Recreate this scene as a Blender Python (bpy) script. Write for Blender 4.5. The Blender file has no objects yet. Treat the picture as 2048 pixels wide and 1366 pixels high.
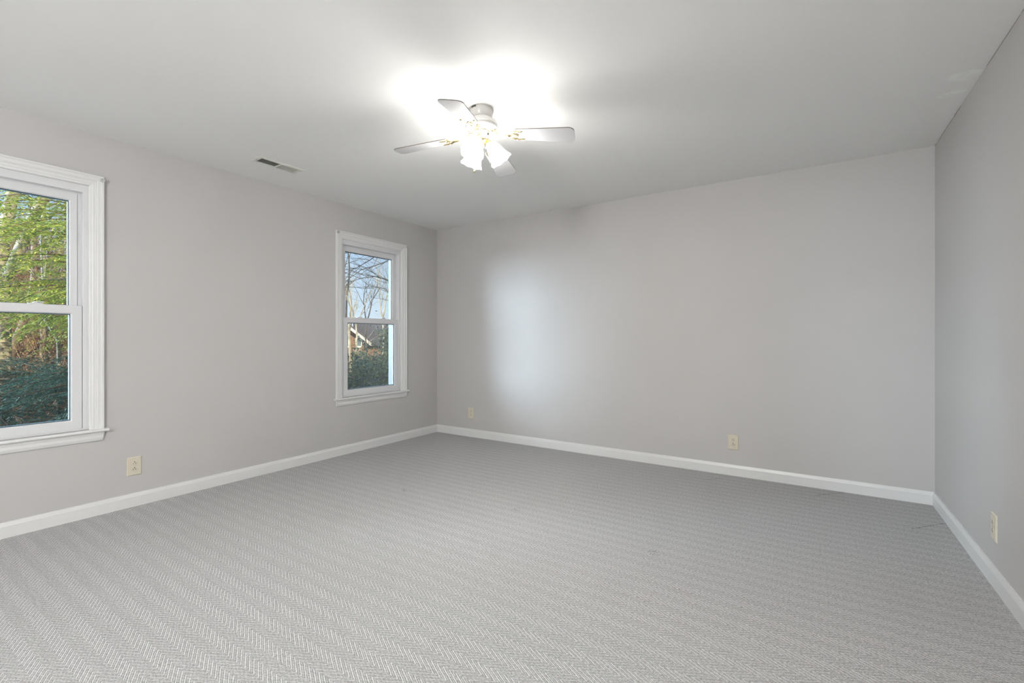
import bpy, math, random
from mathutils import Vector, Matrix
PI = math.pi
S = bpy.context.scene
C = S.collection

# ------------------------------------------------------------------ camera
F_PX = 930.0
YAW = math.radians(33.3)
CAM_Z = 1.135
HOR = 676.0
cam_d = bpy.data.cameras.new('camera')
cam = bpy.data.objects.new('camera', cam_d)
C.objects.link(cam)
cam.location = (0, 0, CAM_Z)
cam.rotation_euler = (PI / 2, 0, YAW)
cam_d.sensor_width = 36.0
cam_d.lens = 36.0 * F_PX / 2048.0
cam_d.shift_y = -(683.0 - HOR) / 2048.0
cam_d.clip_start = 0.02
cam_d.clip_end = 300
S.camera = cam
S.view_settings.view_transform = 'Standard'
S.view_settings.look = 'None'
S.view_settings.exposure = 0.34
S.view_settings.gamma = 1.0
S.view_settings.use_curve_mapping = False

# light levels
LAMP_EMIT = 43.0
BULB_EMIT = 700.0
FILL_E = 180.0
SUN_E = 9.5
GLOW_E = 32.0
SKY_STR = 1.0

FW = Vector((-math.sin(YAW), math.cos(YAW), 0))
RT = Vector((math.cos(YAW), math.sin(YAW), 0))


def at(px, py, D):
    """world point seen at this pixel of the 2048 px frame at depth D"""
    return FW * D + RT * ((px - 1024) / F_PX * D) + Vector((0, 0, CAM_Z + (HOR - py) / F_PX * D))


# ------------------------------------------------------------------ world
W = bpy.data.worlds.new('sky')
S.world = W
W.use_nodes = True
nt = W.node_tree
nt.nodes.clear()


class NB:
    """tiny node-expression builder"""

    def __init__(self, tree):
        self.t = tree

    def n(self, typ, **kw):
        nd = self.t.nodes.new(typ)
        for k, v in kw.items():
            setattr(nd, k, v)
        return nd

    def _in(self, nd, i, v):
        if isinstance(v, bpy.types.NodeSocket):
            self.t.links.new(v, nd.inputs[i])
        else:
            nd.inputs[i].default_value = v

    def m(self, op, a, b=None, c=None, clamp=False):
        nd = self.n('ShaderNodeMath', operation=op)
        nd.use_clamp = clamp
        self._in(nd, 0, a)
        if b is not None:
            self._in(nd, 1, b)
        if c is not None:
            self._in(nd, 2, c)
        return nd.outputs[0]

    def sep(self, v):
        nd = self.n('ShaderNodeSeparateXYZ')
        self._in(nd, 0, v)
        return nd.outputs

    def noise(self, vec, scale, detail=3, rough=0.5):
        nd = self.n('ShaderNodeTexNoise')
        if vec is not None:
            self._in(nd, 'Vector', vec)
        nd.inputs['Scale'].default_value = scale
        nd.inputs['Detail'].default_value = detail
        nd.inputs['Roughness'].default_value = rough
        return nd.outputs['Fac']

    def ramp(self, fac, stops, interp='LINEAR'):
        nd = self.n('ShaderNodeValToRGB')
        cr = nd.color_ramp
        cr.interpolation = interp
        while len(cr.elements) < len(stops):
            cr.elements.new(0.5)
        for e, (p, col) in zip(cr.elements, stops):
            e.position = p
            e.color = (*col, 1) if len(col) == 3 else col
        self._in(nd, 0, fac)
        return nd.outputs[0]

    def mix(self, fac, a, b):
        nd = self.n('ShaderNodeMix', data_type='RGBA')
        self._in(nd, 0, fac)
        for i, v in ((6, a), (7, b)):
            if isinstance(v, tuple) and len(v) == 3:
                v = (*v, 1)
            self._in(nd, i, v)
        return nd.outputs[2]

    def mapr(self, v, a, b, c=0.0, d=1.0):
        nd = self.n('ShaderNodeMapRange')
        nd.interpolation_type = 'SMOOTHSTEP'
        self._in(nd, 0, v)
        nd.inputs[1].default_value = a
        nd.inputs[2].default_value = b
        nd.inputs[3].default_value = c
        nd.inputs[4].default_value = d
        return nd.outputs[0]


b = NB(nt)
tc = b.n('ShaderNodeTexCoord')
x_, y_, z_ = b.sep(tc.outputs['Generated'])
sky = b.ramp(z_, [(0.0, (.68, .78, .88)), (0.12, (.56, .70, .88)), (0.30, (.30, .50, .80)), (0.8, (.10, .22, .55))])
mp = b.n('ShaderNodeMapping')
mp.inputs['Scale'].default_value = (1, 1, 3.2)
nt.links.new(tc.outputs['Generated'], mp.inputs[0])
cl = b.mapr(b.noise(mp.outputs[0], 3.4, 6, .55), .47, .66)
skyc = b.mix(cl, sky, (.80, .84, .90))
bg = b.n('ShaderNodeBackground')
nt.links.new(skyc, bg.inputs[0])
bg.inputs[1].default_value = SKY_STR
wo = b.n('ShaderNodeOutputWorld')
nt.links.new(bg.outputs[0], wo.inputs[0])

# ------------------------------------------------------------------ daylight


def sun(name, direction, energy, color, angle):
    d = bpy.data.lights.new(name, 'SUN')
    d.energy = energy
    d.color = color
    d.angle = math.radians(angle)
    o = bpy.data.objects.new(name, d)
    C.objects.link(o)
    o.rotation_euler = Vector(direction).to_track_quat('-Z', 'Y').to_euler()
    return o


# low warm afternoon sun coming over the roof of the house, away from the windows
sun('sun', (-1.0, 0.30, -0.46), SUN_E, (1.0, .84, .60), 0.6)
# broad cool daylight from the open sky beyond the windows
sun('sky_daylight', (0.57, 0.82, -0.03), GLOW_E, (.72, .86, 1.0), 60)

# added fill light behind the camera, not a known lamp of the room
pl_ = bpy.data.lights.new('fill_light', 'POINT')
pl_.energy = FILL_E
pl_.color = (.985, .995, .985)
pl_.shadow_soft_size = .35
po_ = bpy.data.objects.new('fill_light', pl_)
C.objects.link(po_)
po_.location = (-0.8, -1.8, 1.9)

# ------------------------------------------------------------------ materials


def mat(name, color=(.8, .8, .8), rough=.5, metal=0.0, spec=.5, bump=0.0, bscale=200.0, var=0.0, vscale=3.0):
    m = bpy.data.materials.new(name)
    m.use_nodes = True
    t = m.node_tree
    p = t.nodes['Principled BSDF']
    p.inputs['Base Color'].default_value = (*color, 1)
    p.inputs['Roughness'].default_value = rough
    p.inputs['Metallic'].default_value = metal
    p.inputs['Specular IOR Level'].default_value = spec
    nb = NB(t)
    tcn = nb.n('ShaderNodeTexCoord')
    if var:
        f = nb.noise(tcn.outputs['Object'], vscale, 4)
        c = nb.mix(nb.mapr(f, .3, .7), tuple(v * (1 - var) for v in color), tuple(min(1, v * (1 + var)) for v in color))
        t.links.new(c, p.inputs['Base Color'])
    if bump:
        f = nb.noise(tcn.outputs['Object'], bscale, 2)
        bn = nb.n('ShaderNodeBump')
        bn.inputs['Strength'].default_value = bump
        bn.inputs['Distance'].default_value = .002
        t.links.new(f, bn.inputs['Height'])
        t.links.new(bn.outputs[0], p.inputs['Normal'])
    return m


M = {}
M['wall'] = mat('wall_paint', (.50, .486, .478), .55, spec=.35, bump=.12, bscale=160, var=.012, vscale=2.0)
M['trim'] = mat('trim_paint', (.68, .68, .675), .35, var=.01, vscale=6)
M['vinyl'] = mat('window_vinyl', (.65, .65, .66), .32, var=.008)
M['almond'] = mat('almond_plastic', (.62, .57, .46), .35, var=.01)
M['slot'] = mat('dark_slot', (.03, .025, .02), .7)
M['fan_white'] = mat('fan_enamel', (.50, .49, .475), .25, var=.008)
M['blade'] = mat('blade_laminate', (.50, .50, .51), .40, var=.01)
M['blade_shade'] = mat('blade_edge_shade', (.16, .14, .12), .5)  # shade on the unlit blade edges and tops, painted as a dark colour
M['brass'] = mat('polished_brass', (.86, .72, .42), .18, metal=1.0)
M['steel'] = mat('zinc_steel', (.55, .55, .56), .3, metal=1.0)
M['vent'] = mat('vent_enamel', (.70, .70, .65), .45)
M['duct'] = mat('duct_shadow', (.05, .045, .035), .8)
M['siding'] = mat('exterior_siding', (.45, .40, .34), .8, var=.1)
M['shingle'] = mat('roof_shingles', (.05, .045, .055), .9, var=.25, vscale=12)
M['housetrim'] = mat('exterior_white_trim', (.42, .40, .37), .6)
M['outer_track'] = mat('dimmed_outer_track', (.06, .08, .10), .5)  # frame colour darkened to hold down the strong daylight on it
M['gasket'] = mat('glazing_gasket', (.05, .09, .12), .5)
M['spacer'] = mat('glazing_bead', (.22, .30, .36), .4)
M['plastic'] = mat('clear_plastic', (.55, .55, .55), .15)
M['bark_pale'] = mat('pale_bark', (.19, .165, .12), .9, bump=.5, bscale=40, var=.35, vscale=6)
M['bark_brown'] = mat('brown_bark', (.10, .07, .05), .9, bump=.5, bscale=40, var=.3, vscale=9)
M['bark_grey'] = mat('grey_bark', (.032, .030, .027), .9, var=.3, vscale=7)
M['twig'] = mat('dry_twigs', (.30, .19, .11), .9, var=.4, vscale=5)
M['chimney'] = mat('chimney_brick', (.35, .14, .08), .9, var=.2, vscale=15)


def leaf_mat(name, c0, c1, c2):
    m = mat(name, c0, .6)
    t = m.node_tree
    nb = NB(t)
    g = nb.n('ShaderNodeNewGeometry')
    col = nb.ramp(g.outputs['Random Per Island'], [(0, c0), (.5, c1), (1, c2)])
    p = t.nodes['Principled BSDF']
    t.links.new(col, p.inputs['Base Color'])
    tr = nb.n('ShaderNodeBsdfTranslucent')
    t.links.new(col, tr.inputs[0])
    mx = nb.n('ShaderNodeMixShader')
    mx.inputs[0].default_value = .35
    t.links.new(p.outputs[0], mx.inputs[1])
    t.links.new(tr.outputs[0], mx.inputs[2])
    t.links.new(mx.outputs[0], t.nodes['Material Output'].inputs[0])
    return m


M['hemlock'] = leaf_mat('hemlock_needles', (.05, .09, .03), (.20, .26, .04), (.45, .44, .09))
M['hemlock_shade'] = leaf_mat('shaded_hemlock_needles', (.015, .050, .045), (.030, .090, .075), (.09, .15, .09))  # hemlock in shade: the shadow is put into a darker needle colour
M['holly'] = leaf_mat('holly_leaves', (.008, .030, .026), (.018, .055, .042), (.11, .12, .045))
M['litter_leaf'] = leaf_mat('dead_leaves', (.07, .035, .018), (.15, .09, .045), (.26, .18, .10))

# window glass: clear pane, reflects at grazing angles, lets the daylight through
g = bpy.data.materials.new('window_glass')
g.use_nodes = True
t = g.node_tree
t.nodes.clear()
nb = NB(t)
fr = nb.n('ShaderNodeFresnel')
fr.inputs[0].default_value = 1.45
tr = nb.n('ShaderNodeBsdfTransparent')
tr.inputs[0].default_value = (.93, .96, .96, 1)
gl = nb.n('ShaderNodeBsdfGlossy')
gl.inputs['Roughness'].default_value = .02
mx = nb.n('ShaderNodeMixShader')
t.links.new(fr.outputs[0], mx.inputs[0])
t.links.new(tr.outputs[0], mx.inputs[1])
t.links.new(gl.outputs[0], mx.inputs[2])
o_ = nb.n('ShaderNodeOutputMaterial')
t.links.new(mx.outputs[0], o_.inputs[0])
M['glass'] = g


def emis(name, color, strength):
    m = bpy.data.materials.new(name)
    m.use_nodes = True
    p = m.node_tree.nodes['Principled BSDF']
    p.inputs['Base Color'].default_value = (.9, .9, .88, 1)
    p.inputs['Emission Color'].default_value = (*color, 1)
    p.inputs['Emission Strength'].default_value = strength
    return m


M['shade'] = emis('lit_frosted_glass', (1.0, .98, .94), LAMP_EMIT)
M['bulb'] = emis('lit_bulb', (1.0, .98, .94), BULB_EMIT)

# ceiling paint with two paler spackle patches by the right wall
m = mat('ceiling_paint', (.86, .86, .85), .7, spec=.2, bump=.10, bscale=120)
t = m.node_tree
nb = NB(t)
gp = nb.n('ShaderNodeNewGeometry')
X, Y, Z = nb.sep(gp.outputs['Position'])
warp = nb.m('MULTIPLY', nb.m('SUBTRACT', nb.noise(gp.outputs['Position'], 9, 3), .5), .10)


def ell(cx, cy, ax, ay, rot):
    ca, sa = math.cos(rot), math.sin(rot)
    dx = nb.m('ADD', nb.m('SUBTRACT', X, cx), warp)
    dy = nb.m('ADD', nb.m('SUBTRACT', Y, cy), warp)
    u = nb.m('DIVIDE', nb.m('ADD', nb.m('MULTIPLY', dx, ca), nb.m('MULTIPLY', dy, sa)), ax)
    v = nb.m('DIVIDE', nb.m('SUBTRACT', nb.m('MULTIPLY', dy, ca), nb.m('MULTIPLY', dx, sa)), ay)
    r = nb.m('SQRT', nb.m('ADD', nb.m('MULTIPLY', u, u), nb.m('MULTIPLY', v, v)))
    return nb.mapr(r, 1.15, .75)


pm = nb.m('MAXIMUM', ell(.615, 3.17, .075, .05, .2), ell(.60, 3.37, .07, .028, .1))
pm = nb.m('MULTIPLY', pm, nb.mapr(nb.noise(gp.outputs['Position'], 22, 3), .3, .6))
t.links.new(nb.mix(nb.m('MULTIPLY', pm, .8), (.855, .855, .845), (.93, .95, .93)), t.nodes['Principled BSDF'].inputs['Base Color'])
M['ceiling'] = m

# herringbone loop carpet
m = mat('herringbone_carpet', (.5, .5, .5), .95, spec=.1)
t = m.node_tree
nb = NB(t)
gp = nb.n('ShaderNodeNewGeometry')
X, Y, Z = nb.sep(gp.outputs['Position'])
PER = .0832
Yr = nb.m('SUBTRACT', Y, nb.m('MULTIPLY', nb.m('ADD', X, 1.569), .006))
pp = nb.m('PINGPONG', nb.m('SUBTRACT', Yr, 1.2085 - PER / 2 - 40 * PER), PER / 2)
wob = nb.m('MULTIPLY', nb.m('SUBTRACT', nb.noise(gp.outputs['Position'], 60, 2), .5), .22)
s = nb.m('ADD', nb.m('DIVIDE', nb.m('ADD', nb.m('ADD', X, 20.0), nb.m('MULTIPLY', pp, 1.85)), .028), wob)
f = nb.m('FRACT', s)
dline = nb.m('ABSOLUTE', nb.m('SUBTRACT', f, .5))            # 0 on the raised light yarn, .5 in the middle of the loops
isA = nb.m('LESS_THAN', nb.m('MODULO', nb.m('SUBTRACT', Yr, 1.2085 - PER / 2 - 40 * PER), PER), PER / 2)
line = nb.mapr(dline, .125, .04)
# beaded loops: shade between the loops painted as dark pits along each furrow
bead = nb.m('ABSOLUTE', nb.m('SINE', nb.m('ADD', nb.m('MULTIPLY', Y, PI / .0062), nb.m('MULTIPLY', nb.m('FLOOR', nb.m('MULTIPLY', s, 2.0)), 1.7))))
gapn = nb.m('SUBTRACT', 1.0, bead)
grain = nb.noise(gp.outputs['Position'], 300, 2, .7)
grain2 = nb.noise(gp.outputs['Position'], 110, 2, .6)
crack = nb.mapr(nb.m('ABSOLUTE', nb.m('SUBTRACT', f, .27)), .15, .02)
crack2 = nb.mapr(nb.m('ABSOLUTE', nb.m('SUBTRACT', f, .80)), .15, .02)
isB = nb.m('SUBTRACT', 1.0, isA)
ckm = nb.m('MAXIMUM', crack, nb.m('MULTIPLY', crack2, .8))
pit_shade = nb.m('MULTIPLY', ckm, nb.m('ADD', .25, nb.m('MULTIPLY', gapn, 1.1)), clamp=True)
speck = nb.mapr(nb.m('ADD', nb.m('MULTIPLY', grain, .6), nb.m('MULTIPLY', grain2, .4)), .36, .64)
patchy = nb.mapr(nb.noise(gp.outputs['Position'], 1.1, 3), .3, .7)
base = nb.mix(speck, (.30, .297, .297), (.60, .597, .60))
base = nb.mix(nb.m('MULTIPLY', pit_shade, nb.m('ADD', .40, nb.m('MULTIPLY', isB, .25))), base, (.14, .135, .13))  # furrow shade painted in, deeper in the B bands
lf = nb.m('MULTIPLY', line, nb.m('ADD', .38, nb.m('MULTIPLY', isA, .40)))  # yarn painted brighter in the A bands, as if catching the light
lf = nb.m('MULTIPLY', lf, nb.mapr(grain2, .25, .5, .5, 1.0))
base = nb.mix(lf, base, (.82, .815, .81))
base = nb.mix(nb.m('MULTIPLY', patchy, .10), base, (.42, .41, .40))


def flp(px, py):
    D = F_PX * CAM_Z / (py - HOR)
    return at(px, py, D)


# seam lines and furniture dents pressed in the pile
marks = None
wobx = nb.m('MULTIPLY', nb.m('SUBTRACT', nb.noise(gp.outputs['Position'], 45, 2), .5), .022)
woby = nb.m('MULTIPLY', nb.m('SUBTRACT', nb.noise(gp.outputs['Position'], 61, 2), .5), .022)
breakup = nb.mapr(nb.noise(gp.outputs['Position'], 95, 2), .35, .60)


def addm(v):
    global marks
    marks = v if marks is None else nb.m('MAXIMUM', marks, v)


def seg(p, q, w):
    d = (q - p)
    L = d.length
    ux, uy = d.x / L, d.y / L
    dx = nb.m('ADD', nb.m('SUBTRACT', X, p.x), wobx)
    dy = nb.m('ADD', nb.m('SUBTRACT', Y, p.y), woby)
    al = nb.m('ADD', nb.m('MULTIPLY', dx, ux), nb.m('MULTIPLY', dy, uy))
    ac = nb.m('ABSOLUTE', nb.m('SUBTRACT', nb.m('MULTIPLY', dy, ux), nb.m('MULTIPLY', dx, uy)))
    inn = nb.m('MULTIPLY', nb.m('GREATER_THAN', al, 0.0), nb.m('LESS_THAN', al, L))
    return nb.m('MULTIPLY', inn, nb.mapr(ac, w, w * .4))


addm(seg(flp(1822, 1058), flp(1892, 1046), .006))
addm(seg(flp(1632, 991), flp(1690, 984), .006))
addm(seg(flp(1405, 960), flp(1440, 957), .006))
for (px, py) in ((812, 980), (1035, 1018), (1308, 1105), (1186, 931)):
    c = flp(px, py)
    for k, (ox, oy, ex, ey) in enumerate(((-.03, .0, .005, .022), (.0, -.03, .03, -.012), (-.018, -.024, .006, -.008))):
        addm(seg(Vector((c.x + ox, c.y + oy, 0)), Vector((c.x + ex, c.y + ey, 0)), .005))
marks = nb.m('MULTIPLY', marks, nb.m('ADD', .25, nb.m('MULTIPLY', breakup, .75)))
base = nb.mix(nb.m('MULTIPLY', marks, .60), base, (.10, .095, .09))
p = t.nodes['Principled BSDF']
t.links.new(base, p.inputs['Base Color'])
h = nb.m('ADD', nb.m('MULTIPLY', line, .6), nb.m('ADD', nb.m('MULTIPLY', bead, .4), nb.m('MULTIPLY', grain, .5)))
h = nb.m('SUBTRACT', h, nb.m('MULTIPLY', ckm, 1.0))
h = nb.m('SUBTRACT', h, nb.m('MULTIPLY', marks, 2.0))
bn = nb.n('ShaderNodeBump')
bn.inputs['Strength'].default_value = .55
bn.inputs['Distance'].default_value = .003
t.links.new(h, bn.inputs['Height'])
t.links.new(bn.outputs[0], p.inputs['Normal'])
M['carpet'] = m

# brick for the neighbour's house
m = mat('house_brick', (.5, .3, .2), .9)
t = m.node_tree
nb = NB(t)
tcn = nb.n('ShaderNodeTexCoord')
bk = nb.n('ShaderNodeTexBrick')
mpp = nb.n('ShaderNodeMapping')
mpp.inputs['Rotation'].default_value = (PI / 2, 0, 0)
t.links.new(tcn.outputs['Object'], mpp.inputs[0])
t.links.new(mpp.outputs[0], bk.inputs[0])
bk.inputs['Scale'].default_value = 4
bk.inputs['Color1'].default_value = (.14, .075, .045, 1)
bk.inputs['Color2'].default_value = (.10, .052, .032, 1)
bk.inputs['Mortar'].default_value = (.17, .13, .10, 1)
t.links.new(bk.outputs[0], t.nodes['Principled BSDF'].inputs['Base Color'])
M['brick'] = m

# leaf-covered hillside
m = mat('leaf_litter', (.3, .2, .1), 1.0)
t = m.node_tree
nb = NB(t)
tcn = nb.n('ShaderNodeTexCoord')
c1 = nb.ramp(nb.noise(tcn.outputs['Object'], 5, 8, .75), [(.3, (.03, .018, .012)), (.5, (.12, .07, .04)), (.7, (.26, .18, .10))])
t.links.new(c1, t.nodes['Principled BSDF'].inputs['Base Color'])
M['litter'] = m

# ------------------------------------------------------------------ helpers


class MB:
    def __init__(self):
        self.v = []
        self.f = []

    def box(self, x0, x1, y0, y1, z0, z1):
        n = len(self.v)
        self.v += [(x, y, z) for z in (z0, z1) for y in (y0, y1) for x in (x0, x1)]
        for q in ((0, 2, 3, 1), (4, 5, 7, 6), (0, 1, 5, 4), (2, 6, 7, 3), (0, 4, 6, 2), (1, 3, 7, 5)):
            self.f.append(tuple(n + i for i in q))
        return self

    def prism(self, pts, z0, z1):
        n = len(self.v)
        k = len(pts)
        self.v += [(p[0], p[1], z0) for p in pts] + [(p[0], p[1], z1) for p in pts]
        self.f.append(tuple(n + i for i in range(k))[::-1])
        self.f.append(tuple(n + k + i for i in range(k)))
        for i in range(k):
            j = (i + 1) % k
            self.f.append((n + i, n + j, n + k + j, n + k + i))
        return self

    def loops(self, loops, close_path=True, caps=False):
        """connect successive loops of equal length (closed loops)"""
        n = len(self.v)
        k = len(loops[0])
        for l in loops:
            self.v += [tuple(p) for p in l]
        for a in range(len(loops) - 1):
            for i in range(k):
                j = (i + 1) % k
                if not close_path and i == k - 1:
                    continue
                self.f.append((n + a * k + i, n + a * k + j, n + (a + 1) * k + j, n + (a + 1) * k + i))
        if caps:
            self.f.append(tuple(n + i for i in range(k))[::-1])
            self.f.append(tuple(n + (len(loops) - 1) * k + i for i in range(k)))
        return self

    def lathe(self, prof, seg=32, cap0=False, cap1=False, mtx=None):
        mtx = mtx or Matrix.Identity(4)
        ls = []
        for (r, z) in prof:
            ls.append([tuple(mtx @ Vector((r * math.cos(2 * PI * i / seg), r * math.sin(2 * PI * i / seg), z))) for i in range(seg)])
        n = len(self.v)
        self.loops(ls)
        if cap0:
            self.f.append(tuple(n + i for i in range(seg))[::-1])
        if cap1:
            q = n + (len(ls) - 1) * seg
            self.f.append(tuple(q + i for i in range(seg)))
        return self

    def tube(self, pts, rad, seg=6, caps=True, squash=None):
        pts = [Vector(p) for p in pts]
        if not isinstance(rad, (list, tuple)):
            rad = [rad] * len(pts)
        ls = []
        ref = Vector((0, 0, 1))
        d0 = (pts[1] - pts[0]).normalized()
        if abs(d0.dot(ref)) > .95:
            ref = Vector((0, 1, 0))
        for i, p in enumerate(pts):
            a = pts[max(0, i - 1)]
            c = pts[min(len(pts) - 1, i + 1)]
            d = (c - a).normalized()
            s = d.cross(ref)
            if s.length < 1e-4:
                s = d.orthogonal()
            s.normalize()
            u = s.cross(d).normalized()
            k = squash or 1.0
            ls.append([p + (s * math.cos(2 * PI * j / seg) + u * (k * math.sin(2 * PI * j / seg))) * rad[i] for j in range(seg)])
        self.loops(ls, caps=caps)
        return self

    def quad(self, a, b_, c, d):
        n = len(self.v)
        self.v += [tuple(a), tuple(b_), tuple(c), tuple(d)]
        self.f.append((n, n + 1, n + 2, n + 3))

    def build(self, name, material, parent=None, smooth=False, loc=None, bevel=0.0):
        me = bpy.data.meshes.new(name)
        off = Vector(loc) if loc is not None else Vector((0, 0, 0))
        me.from_pydata([tuple(Vector(p) - off) for p in self.v] if loc is not None else self.v, [], self.f)
        me.update()
        import bmesh
        if len(self.f) < 20000:
            bm = bmesh.new()
            bm.from_mesh(me)
            bmesh.ops.recalc_face_normals(bm, faces=bm.faces)
            bm.to_mesh(me)
            bm.free()
        if smooth:
            me.shade_smooth() if hasattr(me, 'shade_smooth') else [setattr(q, 'use_smooth', True) for q in me.polygons]
        me.materials.append(material)
        o = bpy.data.objects.new(name, me)
        C.objects.link(o)
        if loc is not None:
            o.location = off
        if parent is not None:
            o.parent = parent
        if bevel:
            md = o.modifiers.new('bevel', 'BEVEL')
            md.width = bevel
            md.segments = 2
            md.limit_method = 'ANGLE'
        return o


def tag(o, label=None, cat=None, group=None, kind=None):
    if label:
        o['label'] = label
    if cat:
        o['category'] = cat
    if group:
        o['group'] = group
    if kind:
        o['kind'] = kind
    return o


def empty(name, loc=(0, 0, 0), rz=0.0):
    o = bpy.data.objects.new(name, None)
    C.objects.link(o)
    o.location = loc
    o.rotation_euler = (0, 0, rz)
    o.empty_display_size = .1
    return o


def rel(mb, loc):
    """shift vertices so they are local to an empty at loc"""
    mb.v = [(p[0] - loc[0], p[1] - loc[1], p[2] - loc[2]) for p in mb.v]
    return mb


# ------------------------------------------------------------------ room shell
XL, YB, H = -3.859, 4.217, 2.44
YF = -2.60
XR0, XR1 = .667, .667 + (YB - YF) * .0115       # the right wall is very slightly out of square
TW = .16


def xr(y):
    return .667 + (YB - y) * .0115


WINS = [(.150, 1.063), (2.795, 3.708)]
Z0, Z1 = .553, 2.172

fl = MB().box(XL - .02, XR1 + .02, YF - .02, YB + .02, -.12, 0).build('floor', M['carpet'])
tag(fl, 'grey and cream herringbone loop carpet', 'floor', kind='structure')
ce = MB().box(XL - TW, XR1 + .16, YF - .16, YB + .16, H, H + .1).build('ceiling', M['ceiling'])
tag(ce, 'smooth white painted ceiling', 'ceiling', kind='structure')

wl = MB()
ys = [YF - .14]
holes = []
for (a, c) in WINS:
    holes.append((a + .06, c - .06, Z0 + .0, Z1 - .055))
cur = YF - .14
for (a, c, z0, z1) in holes:
    wl.box(XL - TW, XL, cur, a, -.1, H)
    wl.box(XL - TW, XL, a, c, -.1, z0)
    wl.box(XL - TW, XL, a, c, z1, H)
    cur = c
wl.box(XL - TW, XL, cur, YB, -.1, H)
tag(wl.build('wall_left', M['wall']), 'light greige painted wall with two windows', 'wall', kind='structure')
tag(MB().box(XL - TW, XR1 + .14, YB, YB + .14, -.1, H).build('wall_back', M['wall']), 'plain greige painted back wall', 'wall', kind='structure')
tag(MB().prism([(XR0, YB), (XR1, YF - .14), (XR1 + .14, YF - .14), (XR1 + .14, YB)], -.1, H).build('wall_right', M['wall']),
    'greige painted right wall seen at a steep angle', 'wall', kind='structure')
tag(MB().box(XL, XR1, YF - .14, YF, -.1, H).build('wall_front', M['wall']), 'greige painted wall behind the camera', 'wall', kind='structure')

# baseboards: 90 mm with an eased top
BP = [(0, 0), (.014, 0), (.014, .066), (.0125, .070), (.0075, .088), (0, .089)]      # (out from wall, height)


def sweep_line(prof, p, q, nrm):
    p, q, nrm = Vector(p), Vector(q), Vector(nrm)
    mb = MB()
    L = []
    for e in (p, q):
        L.append([(e + nrm * d + Vector((0, 0, z))) for d, z in prof])
    mb.loops(L, caps=True)
    return mb


def base(name, p, q, n, label):
    tag(sweep_line(BP, p, q, n).build(name, M['trim']), label, 'baseboard', kind='structure')


base('baseboard_left', (XL, YF, 0), (XL, YB, 0), (1, 0, 0), 'white baseboard along the window wall')
base('baseboard_back', (XL, YB, 0), (XR0, YB, 0), (0, -1, 0), 'white baseboard along the back wall')
base('baseboard_right', (XR0, YB, 0), (XR1, YF, 0), (-1, -.0115, 0), 'white baseboard along the right wall')
base('baseboard_front', (XL, YF, 0), (XR1, YF, 0), (0, 1, 0), 'white baseboard behind the camera')

# hairline crack where the right wall meets the ceiling
ck = MB()
rnd = random.Random(4)
y = 2.3
while y < YB - .02:
    L = rnd.uniform(.12, .45)
    y2 = min(YB - .01, y + L)
    if not (3.05 < y < 3.45):
        w = rnd.uniform(.0010, .0022)
        ck.prism([(xr(y) - .0008, y), (xr(y) - .0008 - w, (y + y2) / 2), (xr(y2) - .0008, y2)], H - .0025, H)
    y = y2 + rnd.uniform(.0, .03)
tag(ck.build('trim_1', M['duct']), 'hairline paint crack along the ceiling corner', 'crack', kind='structure')

# ------------------------------------------------------------------ windows


def ring(y0, y1, z0, z1, prof):
    """prof: (inset side, inset top, inset bottom, depth outward)"""
    mb = MB()
    L = []
    for (si, ti, bi, d) in prof:
        x = XL - d
        L.append([(x, y0 + si, z0 + bi), (x, y0 + si, z1 - ti), (x, y1 - si, z1 - ti), (x, y1 - si, z0 + bi)])
    L.append(L[0])
    mb.loops(L)
    return mb


def u_sweep(y0, y1, z0, z1, prof):
    """three-sided casing; prof: (inset, depth outward)"""
    mb = MB()
    L = []
    for (i, d) in prof:
        x = XL - d
        L.append([(x, y0 + i, z0), (x, y0 + i, z1 - i), (x, y1 - i, z1 - i), (x, y1 - i, z0)])
    L.append(L[0])
    mb.loops(L, close_path=False)
    return mb


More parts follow.
